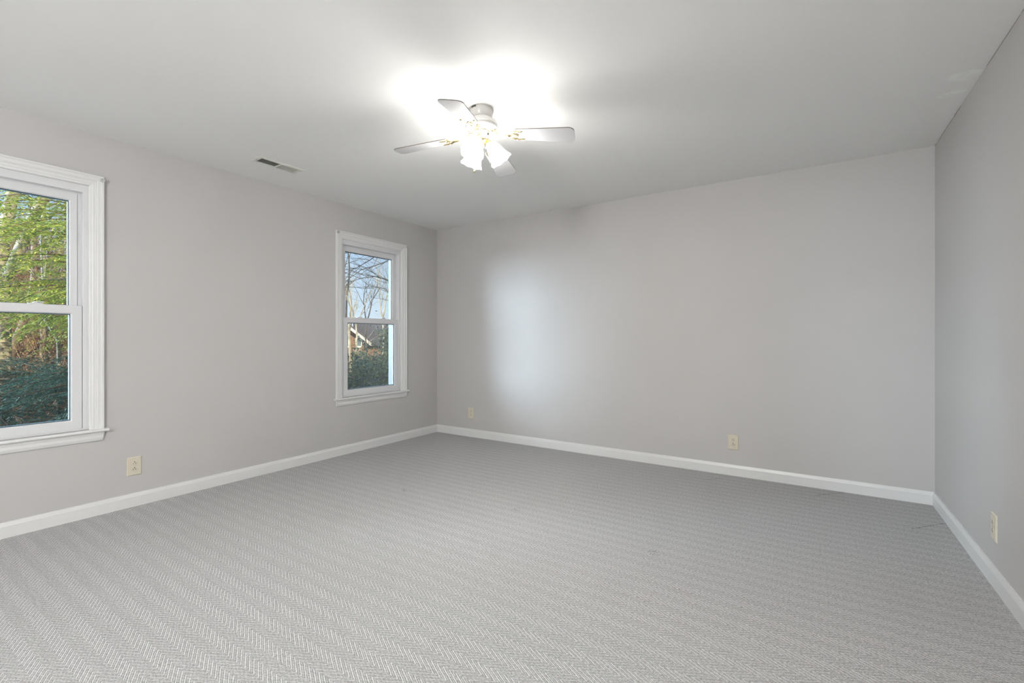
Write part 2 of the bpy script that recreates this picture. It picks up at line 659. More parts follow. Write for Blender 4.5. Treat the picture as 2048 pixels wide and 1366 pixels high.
def make_window(name, y0, y1, label):
    yc = (y0 + y1) / 2
    o = (XL, yc, Z0)
    w = empty(name, o)
    tag(w, label, 'window', kind='structure')
    cas = u_sweep(y0, y1, Z0, Z1, [(0, .0), (0, -.019), (.004, -.022), (.012, -.022), (.015, -.018), (.020, -.017), (.032, -.017), (.036, -.014),
                                   (.039, -.016), (.042, -.013), (.056, -.012), (.060, -.009), (.068, -.008), (.072, -.005), (.072, .014), (.0, .014)])
    rel(cas, o).build('casing', M['trim'], w)
    fr = ring(y0 + .060, y1 - .060, Z0, Z1 - .055,
              [(.0, .0, .0, .012), (.036, .062, .012, .012), (.038, .064, .014, .015), (.038, .064, .014, .05), (.041, .069, .017, .05), (.041, .069, .017, .054),
               (.041, .069, .017, .056), (.052, .074, .022, .056), (.052, .074, .022, .094), (.0, .0, .0, .094)])
    rel(fr, o).build('frame', M['vinyl'], w)
    ot = ring(y0 + .060, y1 - .060, Z0, Z1 - .055, [(.0, .0, .0, .0945), (.060, .083, .043, .0945), (.060, .083, .043, .150), (.0, .0, .0, .150)])
    rel(ot, o).build('outer_track', M['outer_track'], w)
    # stool and apron
    st = MB()
    prof = [(.05, 0), (-.030, 0), (-.034, -.003), (-.036, -.009), (-.034, -.015), (-.030, -.018), (.0, -.018), (.05, -.018)]
    L = []
    for yy in (y0 - .020, y1 + .020):
        L.append([(XL - d, yy, Z0 + z) for d, z in prof])
    # horns only in front of the wall: clip depth outside the opening
    st = MB()
    for (ya, yb, dmax) in ((y0 - .020, y0 + .0605, 0.0), (y0 + .0605, y1 - .0605, .05), (y1 - .0605, y1 + .020, 0.0)):
        st.loops([[(XL - min(d, dmax), yy, Z0 + z) for d, z in prof] for yy in (ya, yb)], caps=True)
    rel(st, o).build('stool', M['trim'], w)
    ap = MB()
    aprof = [(0, -.018), (-.022, -.018), (-.021, -.026), (-.018, -.034), (-.016, -.040), (-.016, -.056), (-.013, -.066), (-.010, -.074), (0, -.078)]
    for_a = []
    for yy, k in ((y0, 1), (y1, -1)):
        for_a.append([(XL - d, yy + k * (.006 * min(1, (-z - .018) / .05)), Z0 + z) for d, z in aprof])
    ap.loops(for_a, caps=True)
    rel(ap, o).build('apron', M['trim'], w)
    # sashes
    ls0, ls1 = y0 + .100, y1 - .100

    def sash(nm, z0, z1, d0, d1, side, top, bot, ls0, ls1):
        s_ = ring(ls0, ls1, z0, z1, [(0, 0, 0, d1), (0, 0, 0, d0 + .002), (.002, .002, .002, d0), (side - .007, top - .007, bot - .007, d0),
                                    (side - .002, top - .002, bot - .002, d0 + .004), (side, top, bot, d0 + .012), (side, top, bot, d1)])
        so = rel(s_, o).build(nm, M['vinyl'], w)
        pn = MB()
        pd = (d0 + d1) / 2 + .002
        pn.box(XL - pd - .002, XL - pd + .002, ls0 + side - .004, ls1 - side + .004, z0 + bot - .004, z1 - top + .004)
        rel(pn, o).build('pane', M['glass'], so)
        gk = ring(ls0 + side, ls1 - side, z0 + bot, z1 - top, [(0, 0, 0, d0 + .010), (.0028, .0028, .0028, d0 + .010), (.0028, .0028, .0028, pd - .002), (0, 0, 0, pd - .002)])
        rel(gk, o).build('gasket', M['gasket'], so)
        gk2 = ring(ls0 + side, ls1 - side, z0 + bot, z1 - top, [(0, 0, 0, pd + .003), (.004, .004, .004, pd + .003), (.004, .004, .004, d1), (0, 0, 0, d1)])
        rel(gk2, o).build('glazing_bead', M['spacer'], so)
        return so

    lo = sash('lower_sash', Z0 + .013, 1.338, .016, .050, .0545, .054, .057, ls0, ls1)
    up = sash('upper_sash', 1.292, Z1 - .121, .054, .086, .0395, .0545, .046, ls0 + .0135, ls1 - .0135)
    for k in (-1, 1):
        lk = MB()
        cy = yc + k * .15
        lk.box(XL - .046, XL - .024, cy - .032, cy + .032, 1.338, 1.344)
        lk.lathe([(.012, 1.344), (.012, 1.350), (.008, 1.354)], 16, cap1=True, mtx=Matrix.Translation((XL - .036, cy, 0)))
        lk.box(XL - .042, XL - .034, cy - .004, cy + .036, 1.348, 1.354)
        rel(lk, o).build('sash_lock', M['vinyl'], lo)
    return w


make_window('window_1', *WINS[0], label='white double hung window cut by the left edge, green boughs outside')
make_window('window_2', *WINS[1], label='white double hung window beside the back corner, bare branches outside')


def rod_bracket(y, z, label):
    c = Vector((XL + .0205, y, z))
    r = empty('curtain_bracket', c)
    tag(r, label, 'bracket', group='clear round curtain brackets on the window casings')
    m4 = Matrix.Rotation(PI / 2, 4, 'Y')
    MB().lathe([(.0125, 0), (.0125, .003), (.011, .005), (.004, .006)], 20, True, True, m4).build('back_disc', M['plastic'], r, smooth=False)
    MB().lathe([(.0095, .006), (.0105, .016), (.0085, .016), (.0075, .008), (.003, .007)], 20, True, False, m4).build('cup', M['plastic'], r)
    MB().lathe([(.0035, .007), (.0035, .0095), (.001, .0105)], 10, True, True, m4).build('screw', M['steel'], r)


rod_bracket(1.052, 2.146, 'clear round curtain bracket on the casing of the window at the left edge')
rod_bracket(2.806, 2.150, 'clear round curtain bracket, left of the two on the small far window')
rod_bracket(3.697, 2.150, 'clear round curtain bracket on the casing corner nearest the back wall')

# ------------------------------------------------------------------ outlets


def oval(rx, rz, flat, n=20):
    pts = []
    for i in range(n):
        a = 2 * PI * i / n
        pts.append((rx * math.cos(a), max(-flat, min(flat, rz * math.sin(a)))))
    return pts


def outlet(loc, rz, label, group='almond duplex outlets low on the walls'):
    """built facing +Y local; rz turns it"""
    r = empty('wall_outlet', loc, rz)
    tag(r, label, 'outlet', group=group)
    w, h = .040, .0615
    pl = MB()
    pl.loops([[(-w, 0, -h), (w, 0, -h), (w, 0, h), (-w, 0, h)], [(-w, .003, -h), (w, .003, -h), (w, .003, h), (-w, .003, h)],
              [(-w + .004, .0065, -h + .004), (w - .004, .0065, -h + .004), (w - .004, .0065, h - .004), (-w + .004, .0065, h - .004)]], caps=True)
    pl.build('cover_plate', M['almond'], r)
    for sz in (.0195, -.0195):
        f = MB()
        ov = oval(.0172, .0172, .0142)
        ov2 = oval(.0160, .0160, .0130)
        f.loops([[(x, .006, z + sz) for x, z in ov], [(x, .0082, z + sz) for x, z in ov], [(x, .009, z + sz) for x, z in ov2]], caps=True)
        fo = f.build('receptacle', M['almond'], r)
        MB().box(-.0077, -.0051, .0088, .0094, sz - .0065, sz + .003).build('socket_slot', M['slot'], fo)
        MB().box(.0051, .0077, .0088, .0094, sz - .0060, sz + .002).build('socket_slot', M['slot'], fo)
        MB().lathe([(.0030, 0), (.0030, .0005)], 12, True, True, Matrix.Translation((0, .0089, sz + .0085)) @ Matrix.Rotation(-PI / 2, 4, 'X')).build('ground_hole', M['slot'], fo)
    sc = MB()
    sc.lathe([(.0035, 0), (.0035, .001), (.002, .0016)], 14, True, True, Matrix.Translation((0, .0065, 0)) @ Matrix.Rotation(-PI / 2, 4, 'X'))
    sc.build('screw', M['steel'], r)
    return r


outlet((XL, 1.2237, .271), -PI / 2, 'almond duplex outlet under the two windows, on the left wall')
outlet((-3.335, YB, .271), PI, 'small almond duplex outlet on the back wall near the left corner')
outlet((-.582, YB, .2745), PI, 'almond duplex outlet on the right part of the back wall')
outlet((xr(3.0), 3.0, .268), PI / 2 - .0115, 'almond outlet seen edge-on on the right wall')

# ------------------------------------------------------------------ ceiling vent
vc = (-3.400, 1.962, H)
v = empty('ceiling_vent', vc)
tag(v, 'off-white metal ceiling vent register above the window wall', 'vent')
hx, hy = .070, .172
fr = MB()
prof = [(0, 0), (0, -.002), (.010, -.007), (.024, -.008), (.026, -.004), (.026, 0)]
L = []
for i, z in prof:
    L.append([(-hx + i, -hy + i * 1.15, z), (hx - i, -hy + i * 1.15, z), (hx - i, hy - i * 1.15, z), (-hx + i, hy - i * 1.15, z)])
fr.loops(L)
fr.build('frame', M['vent'], v)
MB().box(-hx + .024, hx - .024, -hy + .028, hy - .028, -.0012, -.0002).build('duct_opening', M['duct'], v)
MB().box(-hx + .024, hx - .024, -.004, .004, -.009, -.001).build('centre_bar', M['vent'], v)
for (ya, yb, tilt) in ((-hy + .030, -.005, .85), (.005, hy - .030, .12)):
    lv = MB()
    n = 9
    for k in range(n):
        x = -hx + .028 + (2 * hx - .056) * k / (n - 1)
        dz, dx = .0065 * math.cos(tilt), .0065 * math.sin(tilt)
        lv.loops([[(x - dx / 2, yy, -.0015), (x - dx / 2 + .0007, yy, -.0015), (x + dx / 2 + .0007, yy, -.0015 - dz), (x + dx / 2, yy, -.0015 - dz)] for yy in (ya, yb)], caps=True)
    lv.build('louvre_bank', M['vent'], v)
lev = MB().box(-.003, .003, hy - .026, hy - .014, -.016, -.006).build('damper_lever', M['vent'], v)
for yy in (-hy + .014,):
    MB().lathe([(.0035, -.009), (.003, -.0075)], 12, True, True, Matrix.Translation((0, yy, 0))).build('screw', M['slot'], v)

# ------------------------------------------------------------------ ceiling fan
fc = Vector((-1.603, 2.124, H))
fan = empty('ceiling_fan', fc)
tag(fan, 'white four-blade ceiling fan with brass arms and three lit bell shades', 'ceiling fan')


def z(h):
    return h - H


cano = MB().lathe([(.0665, z(2.4395)), (.0675, z(2.436)), (.0665, z(2.425)), (.062, z(2.398)), (.055, z(2.384)), (.050, z(2.380))], 48, True, False)
cano.build('canopy', M['fan_white'], fan, smooth=True)
sl = MB()
for a0, a1 in ((-122, -94), (-88, -84)):
    L = []
    for i in range(9):
        a = math.radians(a0 + (a1 - a0) * i / 8 + 33.3 - 20)
        ca, sa = math.cos(a), math.sin(a)
        L.append([(.0660 * ca, .0660 * sa, z(2.4375)), (.0685 * ca, .0685 * sa, z(2.4375)), (.0685 * ca, .0685 * sa, z(2.428)), (.0660 * ca, .0660 * sa, z(2.428))])
    sl.loops(L, caps=True)
sl.build('mounting_slot', M['slot'], fan)
MB().lathe([(.004, 0), (.004, .003), (.002, .004)], 10, True, True, Matrix.Translation((.067 * math.cos(math.radians(-72)), .067 * math.sin(math.radians(-72)), z(2.431))) @ Matrix.Rotation(math.radians(90), 4, 'X')).build('screw', M['steel'], fan)
motor = MB().lathe([(.048, z(2.386)), (.060, z(2.384)), (.074, z(2.377)), (.086, z(2.366)), (.093, z(2.352)), (.094, z(2.343)), (.090, z(2.339)),
                    (.091, z(2.335)), (.093, z(2.331)), (.091, z(2.323)), (.083, z(2.318)), (.050, z(2.316)), (.040, z(2.314))], 56)
motor.build('motor_housing', M['fan_white'], fan, smooth=True)
sw = MB().lathe([(.039, z(2.318)), (.040, z(2.312)), (.040, z(2.275)), (.037, z(2.268)), (.02, z(2.266))], 40, False, True)
sw.build('switch_housing', M['fan_white'], fan, smooth=True)
MB().lathe([(.0415, z(2.318)), (.043, z(2.315)), (.0405, z(2.310))], 40).build('brass_collar', M['brass'], fan, smooth=True)
fit = MB().lathe([(.034, z(2.268)), (.036, z(2.262)), (.030, z(2.254)), (.018, z(2.248)), (.014, z(2.238)), (.017, z(2.230)), (.012, z(2.222)), (.005, z(2.217)), (.001, z(2.215))], 32, True, True)
fit.build('fitter_hub', M['brass'], fan, smooth=True)
# small black reverse switch
MB().box(.039, .046, -.004, .004, z(2.297), z(2.287)).build('reverse_switch', M['slot'], fan)
for o in list(fan.children):
    if o.name.startswith('reverse_switch'):
        o.rotation_euler = (0, 0, math.radians(33.3 - 25))

BZ = z(2.296)
for k in range(4):
    ang = math.radians((21.3, 107.5, 199.5, 288.5)[k])
    R = Matrix.Rotation(ang, 4, 'Z')
    # pitch about the blade axis: edge on the clockwise side is up
    T = R @ Matrix.Translation((0, 0, BZ)) @ Matrix.Rotation(math.radians(5.5), 4, 'Y') @ Matrix.Rotation(math.radians(-10), 4, 'X')
    bl = MB()
    th = .0055
    out = []
    r0, r1 = .190, (.530, .530, .530, .495)[k]
    w0, w1 = .050, .066
    cr = .032
    out.append((r0 + .008, -w0 + .006))
    out.append((r0 + .02, -w0))
    for i in range(7):
        a = -PI / 2 + PI / 2 * i / 6
        out.append((r1 - cr + cr * math.cos(a), -w1 + cr + cr * math.sin(a)))
    for i in range(7):
        a = PI / 2 * i / 6
        out.append((r1 - cr + cr * math.cos(a), w1 - cr + cr * math.sin(a)))
    out.append((r0 + .02, w0))
    out.append((r0 + .008, w0 - .006))
    out.append((r0, 0.02))
    out.append((r0, -0.02))
    bl.loops([[T @ Vector((x, y_, zz)) for x, y_ in out] for zz in (0, th)], caps=True)
    blade = bl.build('blade', M['blade'], fan)
    blade.data.materials.append(M['blade_shade'])
    for pg in blade.data.polygons:
        c_ = T.inverted() @ pg.center
        if c_.z > .0005:
            pg.material_index = 1
    # blade iron: curved arm from motor then forked plate under the blade
    ir = MB()
    P = []
    for (r, zz, q) in ((.060, z(2.322), 0), (.078, z(2.313), 0), (.090, z(2.300), 0), (.102, z(2.286), 0), (.120, z(2.277), 0), (.145, z(2.275), 0), (.172, z(2.2745), 0)):
        P.append(R @ Vector((r, 0, zz)))
    ir.tube(P, [.011, .010, .008, .0075, .0075, .008, .010], 8, squash=.55)
    ir.lathe([(.014, 0), (.016, -.004), (.010, -.008)], 16, True, True, R @ Matrix.Translation((.066, 0, z(2.320))))
    T2 = R @ Matrix.Translation((0, 0, BZ - .0045)) @ Matrix.Rotation(math.radians(5.5), 4, 'Y') @ Matrix.Rotation(math.radians(-10), 4, 'X')
    for sgn in (-1, 1):
        pts = [T2 @ Vector(q) for q in ((.168, 0, 0), (.178, sgn * .018, 0), (.192, sgn * .031, 0), (.210, sgn * .037, 0), (.232, sgn * .034, 0), (.246, sgn * .038, 0))]
        ir.tube(pts, [.009, .008, .007, .006, .0055, .004], 8, squash=.5)
    pts = [T2 @ Vector(q) for q in ((.168, 0, 0), (.185, .012, 0), (.205, .010, 0), (.214, 0, 0), (.205, -.010, 0), (.185, -.012, 0), (.168, 0, 0))]
    ir.tube(pts, .004, 6)
    iron = ir.build('blade_iron', M['brass'], fan, smooth=True)
    for (sx, sy) in ((.205, .036), (.205, -.036), (.190, 0)):
        MB().lathe([(.0042, 0), (.0035, -.002), (.001, -.003)], 10, True, True, T2 @ Matrix.Translation((sx, sy, -.003))).build('screw', M['brass'], iron)

for k, aw in enumerate((40, 160, 280)):
    a = math.radians(aw)
    R = Matrix.Rotation(a, 4, 'Z')
    # shade axis: from neck (radial .050, z 2.246) to mouth (.122, 2.150)
    p0 = Vector((.047, 0, z(2.250)))
    p1 = Vector((.116, 0, z(2.149)))
    ax = (p1 - p0).normalized()
    L = (p1 - p0).length
    q = Vector((0, 0, 1)).rotation_difference(ax).to_matrix().to_4x4()
    T = R @ Matrix.Translation(p0) @ q
    arm = MB()
    arm.tube([R @ Vector(v_) for v_ in ((.012, 0, z(2.246)), (.026, 0, z(2.262)), (.038, 0, z(2.263)), (.046, 0, z(2.253)))], .0055, 8)
    arm.lathe([(.012, -.012), (.022, -.008), (.027, 0), (.029, .010), (.0265, .011)], 24, True, False, T)
    # three thumb screws on the fitter ring
    for j in range(3):
        aj = 2 * PI * j / 3 + .4
        c0 = T @ Vector((.028 * math.cos(aj), .028 * math.sin(aj), .006))
        c1 = T @ Vector((.038 * math.cos(aj), .038 * math.sin(aj), .006))
        arm.tube([c0, c1], [.0025, .0035], 8)
    arm.build('lamp_arm', M['brass'], fan, smooth=True)
    sh = MB()
    seg_ = 48
    pr = [(.0245, .004), (.027, .010), (.034, .022), (.041, .040), (.0455, .060), (.049, .080), (.054, .096), (.060, .108), (.065, .116)]
    inner = [(r_ - .0025, zz) for r_, zz in pr[::-1]]
    ls = []
    for idx, (r_, zz) in enumerate(pr + inner):
        row = []
        e = max(0, (zz - .085) / .031)
        for i in range(seg_):
            th_ = 2 * PI * i / seg_
            rr = r_ * (1 + .018 * e * math.cos(8 * th_))
            row.append(T @ Vector((rr * math.cos(th_), rr * math.sin(th_), zz + .0018 * e * math.cos(8 * th_))))
        ls.append(row)
    sh.loops(ls)
    so = sh.build('lamp_shade', M['shade'], fan, smooth=True)
    bu = MB().lathe([(.010, .010), (.012, .022), (.020, .040), (.0235, .056), (.020, .072), (.010, .082), (.001, .084)], 20, True, True, T)
    bu.build('bulb', M['bulb'], so, smooth=True)

# pull chain with a small bell end
pc = MB()
for i in range(30):
    pc.lathe([(.0004, -.0016), (.0016, 0), (.0004, .0016)], 6, True, True, Matrix.Translation((.042 * math.cos(math.radians(212)), .042 * math.sin(math.radians(212)), z(2.262) - .0055 * i)))
pc.lathe([(.002, .006), (.005, 0), (.006, -.014), (.001, -.018)], 10, True, True, Matrix.Translation((.042 * math.cos(math.radians(212)), .042 * math.sin(math.radians(212)), z(2.262) - .0055 * 30)))
pc.build('pull_chain', M['brass'], fan, smooth=True)

# ------------------------------------------------------------------ outside: unseen house roof, sized to shade the lower boughs
rf = MB()
rf.prism([(XL - .45, -9), (9, -9), (9, 4.9), (XL - .45, 4.9)], 2.75, 2.95)
rf.prism([(XL - .45 + .2, -9), (9, -9), (9, 4.9), (XL - .25, 4.9)], 2.95, 3.5)
tag(rf.build('unseen_roof', M['shingle']), 'unseen roof of the house over the room, sized to shade the lower boughs', 'roof', kind='structure')
GZ = -2.9


# ground: lawn near the house, then a wooded hillside rising
def gz(x, y):
    d = math.hypot(x - XL, y)
    k = max(0.0, min(1.0, (d - 7) / 16.0))
    ang = math.atan2(y, -(x - XL))
    # hillside is higher straight out of the near window, lower towards the neighbour's house
    side = max(0.0, min(1.0, (0.62 - ang) / .30))
    side = side * side * (3 - 2 * side)
    lo_ = max(0.0, min(1.0, (ang + .45) / .35))
    side *= lo_ * lo_ * (3 - 2 * lo_)
    return GZ + (k * k * (3 - 2 * k)) * (.3 + 6.5 * side) + .12 * math.sin(x * 1.3) * math.cos(y * .9)


gm = MB()
NX, NY = 70, 80
gx = [XL - .3 - 60 * (i / NX) ** 1.6 for i in range(NX + 1)]
gy = [-30 + 95 * j / NY for j in range(NY + 1)]
for i in range(NX + 1):
    for j in range(NY + 1):
        gm.v.append((gx[i], gy[j], gz(gx[i], gy[j])))
for i in range(NX):
    for j in range(NY):
        a = i * (NY + 1) + j
        gm.f.append((a, a + 1, a + NY + 2, a + NY + 1))
tag(gm.build('wooded_ground', M['litter'], smooth=True), 'leaf covered wooded ground outside', 'ground', kind='structure')

# ---- trees


def grow(mb, p, d, length, r, depth, rnd, bend=.25, up=.1, kids=(2, 3), shrink=.72, tips=None, wander=.35):
    n = 5
    pts = [p.copy()]
    rad = [r]
    dd = d.normalized()
    for i in range(n):
        dd = (dd + Vector((rnd.uniform(-1, 1), rnd.uniform(-1, 1), rnd.uniform(-1, 1) + up)) * bend * .45).normalized()
        p = p + dd * (length / n)
        pts.append(p.copy())
        rad.append(r * (1 - .42 * (i + 1) / n))
    mb.tube(pts, rad, 6 if r > .02 else 4, caps=(r > .03))
    if tips is not None and depth <= 1:
        tips.append((pts[-1], dd))
    if depth == 0:
        return
    for k in range(rnd.randint(*kids)):
        i = rnd.randint(2, n)
        q = pts[i]
        s = Vector((rnd.uniform(-1, 1), rnd.uniform(-1, 1), rnd.uniform(-.3, 1))).normalized()
        nd = (dd + s * wander * 2.2).normalized()
        grow(mb, q, nd, length * shrink * rnd.uniform(.8, 1.15), rad[i] * .62, depth - 1, rnd, bend, up, kids, shrink, tips, wander)
    grow(mb, pts[-1], (dd + Vector((rnd.uniform(-.3, .3), rnd.uniform(-.3, .3), .1))).normalized(), length * shrink, rad[-1], depth - 1, rnd, bend, up, kids, shrink, tips, wander)


def bare_tree(px, D, ytop, seed, label, mt='bark_grey', r=.08, lean=(0, 0), depth=4, trunk_py=None, group='bare trees outside the windows', spread=.42, first=1.3, kids=(1, 3)):
    """bare tree whose stem crosses the given column at depth D; first fork at pixel row trunk_py"""
    rnd = random.Random(seed)
    b0 = at(px, HOR, D)
    g0 = gz(b0.x, b0.y)
    base_ = Vector((b0.x - lean[0] * .4, b0.y - lean[1] * .4, g0 - .1))
    fork = at(px, trunk_py if trunk_py else ytop + 60, D)
    fork.x += lean[0] * .2
    fork.y += lean[1] * .2
    root = empty('bare_tree', base_)
    tag(root, label, 'tree', group=group)
    tr = MB()
    n = 9
    pts, rad = [], []
    for i in range(n + 1):
        q = base_.lerp(fork, i / n)
        w = .045 * (0 if i in (0, n) else 1)
        q += Vector((rnd.uniform(-w, w), rnd.uniform(-w, w), 0))
        pts.append(q)
        rad.append(r * (1.0 - .45 * i / n))
    tr.tube(pts, rad, 9)
    rel(tr, base_).build('trunk', M[mt], root, smooth=True)
    for i in range(3 if depth > 3 else 2):
        br = MB()
        a = rnd.uniform(0, 2 * PI)
        d = Vector((math.cos(a) * spread, math.sin(a) * spread, 1)).normalized()
        grow(br, fork.copy(), d, first, r * .62, depth, rnd, wander=spread, kids=kids)
        rel(br, base_).build('limb', M[mt], root)
    for i in range(4):
        br = MB()
        q = pts[rnd.randint(4, n - 1)]
        a = rnd.uniform(0, 2 * PI)
        grow(br, q, Vector((math.cos(a), math.sin(a), .5)), first * .7, r * .28, 2, rnd, kids=(1, 2))
        rel(br, base_).build('branch', M[mt], root)
    return root


def leafblade(mb, p, d, s, L, w):
    a = p
    mb.quad(a - s * (w * .25), a + d * (L * .5) - s * w * .5, a + d * L, a + d * (L * .5) + s * w * .5)


def hemlock(base_pt, height, seed, label, zlo=0.15, radius=2.4, n=60, leaf=.045, mt='hemlock', twn=9, window=None):
    """evergreen with flat drooping sprays; window=(zmin,zmax) concentrates the boughs there"""
    rnd = random.Random(seed)
    root = empty('evergreen_tree', base_pt)
    tag(root, label, 'tree', group='evergreens outside the windows')
    bp = Vector(base_pt)
    tr = MB().tube([bp, bp + Vector((.05, .03, height * .5)), bp + Vector((0, .05, height))], [.13, .09, .02], 9)
    rel(tr, bp).build('trunk', M['bark_brown'], root, smooth=True)
    bo, fo = MB(), MB()
    for i in range(n):
        f_ = zlo + (1 - zlo) * (i + rnd.random()) / n
        if window:
            zz = rnd.uniform(*window)
            f_ = (zz - bp.z) / height
        zz = bp.z + f_ * height
        a = i * 2.399 + rnd.uniform(-.3, .3)
        rr = radius * (1 - f_) ** .7 * rnd.uniform(.75, 1.1) + .25
        out = Vector((math.cos(a), math.sin(a), 0))
        sd = Vector((-math.sin(a), math.cos(a), 0))
        pts = []
        m_ = 8
        for k in range(m_ + 1):
            u = k / m_
            pts.append(Vector((bp.x, bp.y, zz)) + out * rr * u + Vector((0, 0, .22 * rr * u - .42 * rr * u * u)) + sd * .05 * math.sin(4 * u + i))
        bo.tube(pts, [.009 * (1 - .85 * k / m_) + .002 for k in range(m_ + 1)], 4, caps=False)
        for k in range(1, twn * 2 + 1):
            u = .12 + .88 * k / (twn * 2)
            j = min(m_ - 1, int(u * m_))
            q = pts[j].lerp(pts[j + 1], u * m_ - j)
            sg = 1 if k % 2 else -1
            L = rr * .42 * (1.05 - u) + .12
            L *= rnd.uniform(.7, 1.2)
            td = (out * .75 + sd * sg * .9 + Vector((0, 0, rnd.uniform(-.8, .25)))).normalized()
            ns = max(4, int(L / (leaf * .55)))
            for s_ in range(ns):
                v_ = (s_ + .5) / ns
                qq = q + td * L * v_ + Vector((0, 0, -.18 * L * v_ * v_))
                for sg2 in (-1, 1):
                    ld = (td * .6 + td.cross(Vector((0, 0, 1))).normalized() * sg2 * .8 + Vector((rnd.uniform(-.35, .35), rnd.uniform(-.35, .35), rnd.uniform(-.6, .45)))).normalized()
                    sv = ld.cross(Vector((rnd.uniform(-.5, .5), rnd.uniform(-.5, .5), 1))).normalized()
                    leafblade(fo, qq, ld, sv, leaf * rnd.uniform(.8, 1.6) * (1.3 - .5 * v_), leaf * .42)
    rel(bo, bp).build('boughs', M['bark_brown'], root)
    rel(fo, bp).build('needles', M[mt], root)
    return root


def bush(c, rx, rz, seed, label, n=5000, leaf=.06, mt='holly'):
    rnd = random.Random(seed)
    g_ = gz(c.x, c.y)
    bp = Vector((c.x, c.y, g_ - .05))
    root = empty('holly_bush', bp)
    tag(root, label, 'bush', group='dark holly bushes below the far window view')
    st = MB()
    fo = MB()
    zc = c.z - rz
    tops = []
    for i in range(26):
        a = rnd.uniform(0, 2 * PI)
        rr = math.sqrt(rnd.random()) * rx * .85
        zt = g_ + (c.z - g_) * rnd.uniform(.35, 1.0) * (1 - .35 * (rr / rx) ** 2)
        tp = Vector((c.x + rr * math.cos(a), c.y + rr * math.sin(a), zt))
        tops.append(tp)
        st.tube([bp, bp.lerp(tp, .5) + Vector((rnd.uniform(-.1, .1), rnd.uniform(-.1, .1), 0)), tp], [.03, .018, .006], 5, caps=False)
    for i in range(n):
        tp = rnd.choice(tops)
        q = tp + Vector((rnd.gauss(0, .20), rnd.gauss(0, .20), rnd.gauss(-.25, .25))) * rx * .9
        d = Vector((rnd.uniform(-1, 1), rnd.uniform(-1, 1), rnd.uniform(-.6, 1))).normalized()
        s = d.orthogonal().normalized()
        leafblade(fo, q, d, s, leaf * rnd.uniform(.7, 1.3), leaf * .6)
    rel(st, bp).build('stems', M['bark_brown'], root)
    rel(fo, bp).build('leaves', M[mt], root)


# near window: forked pale tree, hemlocks in front, slope and thin trees behind
def forked_tree():
    D = 8.0
    g0 = at(4, HOR, D)
    base_ = Vector((g0.x, g0.y, gz(g0.x, g0.y) - .1))
    root = empty('forked_tree', base_)
    tag(root, 'pale barked tree forking in two at the left edge of the near window', 'tree')
    tr = MB()
    f0 = at(6, 560, D)
    tr.tube([base_, base_.lerp(f0, .35) + Vector((.03, 0, 0)), base_.lerp(f0, .7), f0, at(2, 500, D), at(12, 450, D), at(26, 385, D), at(40, 300, D), at(60, 160, D)],
            [.16, .13, .11, .10, .09, .085, .08, .07, .04], 14)
    tr.tube([at(6, 565, D), at(26, 530, D), at(48, 480, D), at(68, 432, D), at(90, 390, D), at(120, 320, D), at(160, 200, D)], [.07, .08, .08, .075, .07, .06, .03], 14)
    rel(tr, base_).build('trunk', M['bark_pale'], root, smooth=True)
    rnd = random.Random(5)
    for (px, py) in ((26, 385), (90, 390), (40, 300), (120, 320)):
        for i in range(2):
            br = MB()
            a = rnd.uniform(0, 2 * PI)
            grow(br, at(px, py, D), Vector((math.cos(a), math.sin(a), .5)), .9, .02, 3, rnd, kids=(1, 2))
            rel(br, base_).build('branch', M['bark_pale'], root)


forked_tree()


def thin_trunk(pts, D, rad, mt, label, seed=1):
    P = [at(px, py, D) for px, py in pts]
    g0 = P[0]
    base_ = Vector((g0.x, g0.y, gz(g0.x, g0.y) - .1))
    root = empty('slender_tree', base_)
    tag(root, label, 'tree', group='slender trees on the slope behind the boughs')
    allp = [base_] + P
    n = len(allp)
    rel(MB().tube(allp, [rad * (1.15 - .6 * i / (n - 1)) for i in range(n)], 9), base_).build('trunk', M[mt], root, smooth=True)
    rnd = random.Random(seed)
    for i in range(8):
        br = MB()
        q = allp[rnd.randint(max(1, n // 2), n - 1)]
        a = rnd.uniform(0, 2 * PI)
        grow(br, q, Vector((math.cos(a), math.sin(a), .6)), .8, rad * .25, 2, rnd, kids=(1, 2))
        rel(br, base_).build('branch', M[mt], root)


thin_trunk([(86, 700), (86, 640), (88, 560), (84, 480), (90, 380)], 13, .065, 'bark_pale', 'slim pale upright tree in the middle of the near window view', 3)
thin_trunk([(18, 720), (30, 685), (46, 650), (60, 610), (70, 540), (66, 420)], 12, .10, 'bark_brown', 'leaning brown tree low in the near window view', 8)
thin_trunk([(118, 700), (116, 680), (98, 650), (84, 630), (80, 600), (82, 575), (90, 560), (96, 500)], 8.5, .028, 'bark_pale', 'crooked pale sapling between the boughs in the near window', 9)
thin_trunk([(70, 720), (72, 660), (66, 600), (60, 520), (62, 400)], 17, .09, 'bark_grey', 'grey tree farthest up the slope in the near window', 12)
thin_trunk([(128, 720), (126, 660), (130, 600), (134, 520), (130, 400)], 15, .07, 'bark_brown', 'brown tree at the right side of the near window view', 14)

p = at(205, HOR, 7.2)
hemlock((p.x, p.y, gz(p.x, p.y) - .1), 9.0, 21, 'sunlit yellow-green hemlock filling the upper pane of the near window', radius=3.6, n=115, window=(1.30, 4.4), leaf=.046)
p = at(-90, HOR, 7.2)
hemlock((p.x, p.y, gz(p.x, p.y) - .1), 6.5, 22, 'dark shaded hemlock with drooping boughs at the foot of the near window', radius=3.2, n=75, window=(-1.3, .75), leaf=.045, mt='hemlock_shade')
p = at(240, HOR, 7.0)
hemlock((p.x, p.y, gz(p.x, p.y) - .1), 6.0, 23, 'dark hemlock between the two windows, boughs reaching into the lower pane', radius=2.7, n=60, window=(-1.3, .95), leaf=.045, mt='hemlock_shade')

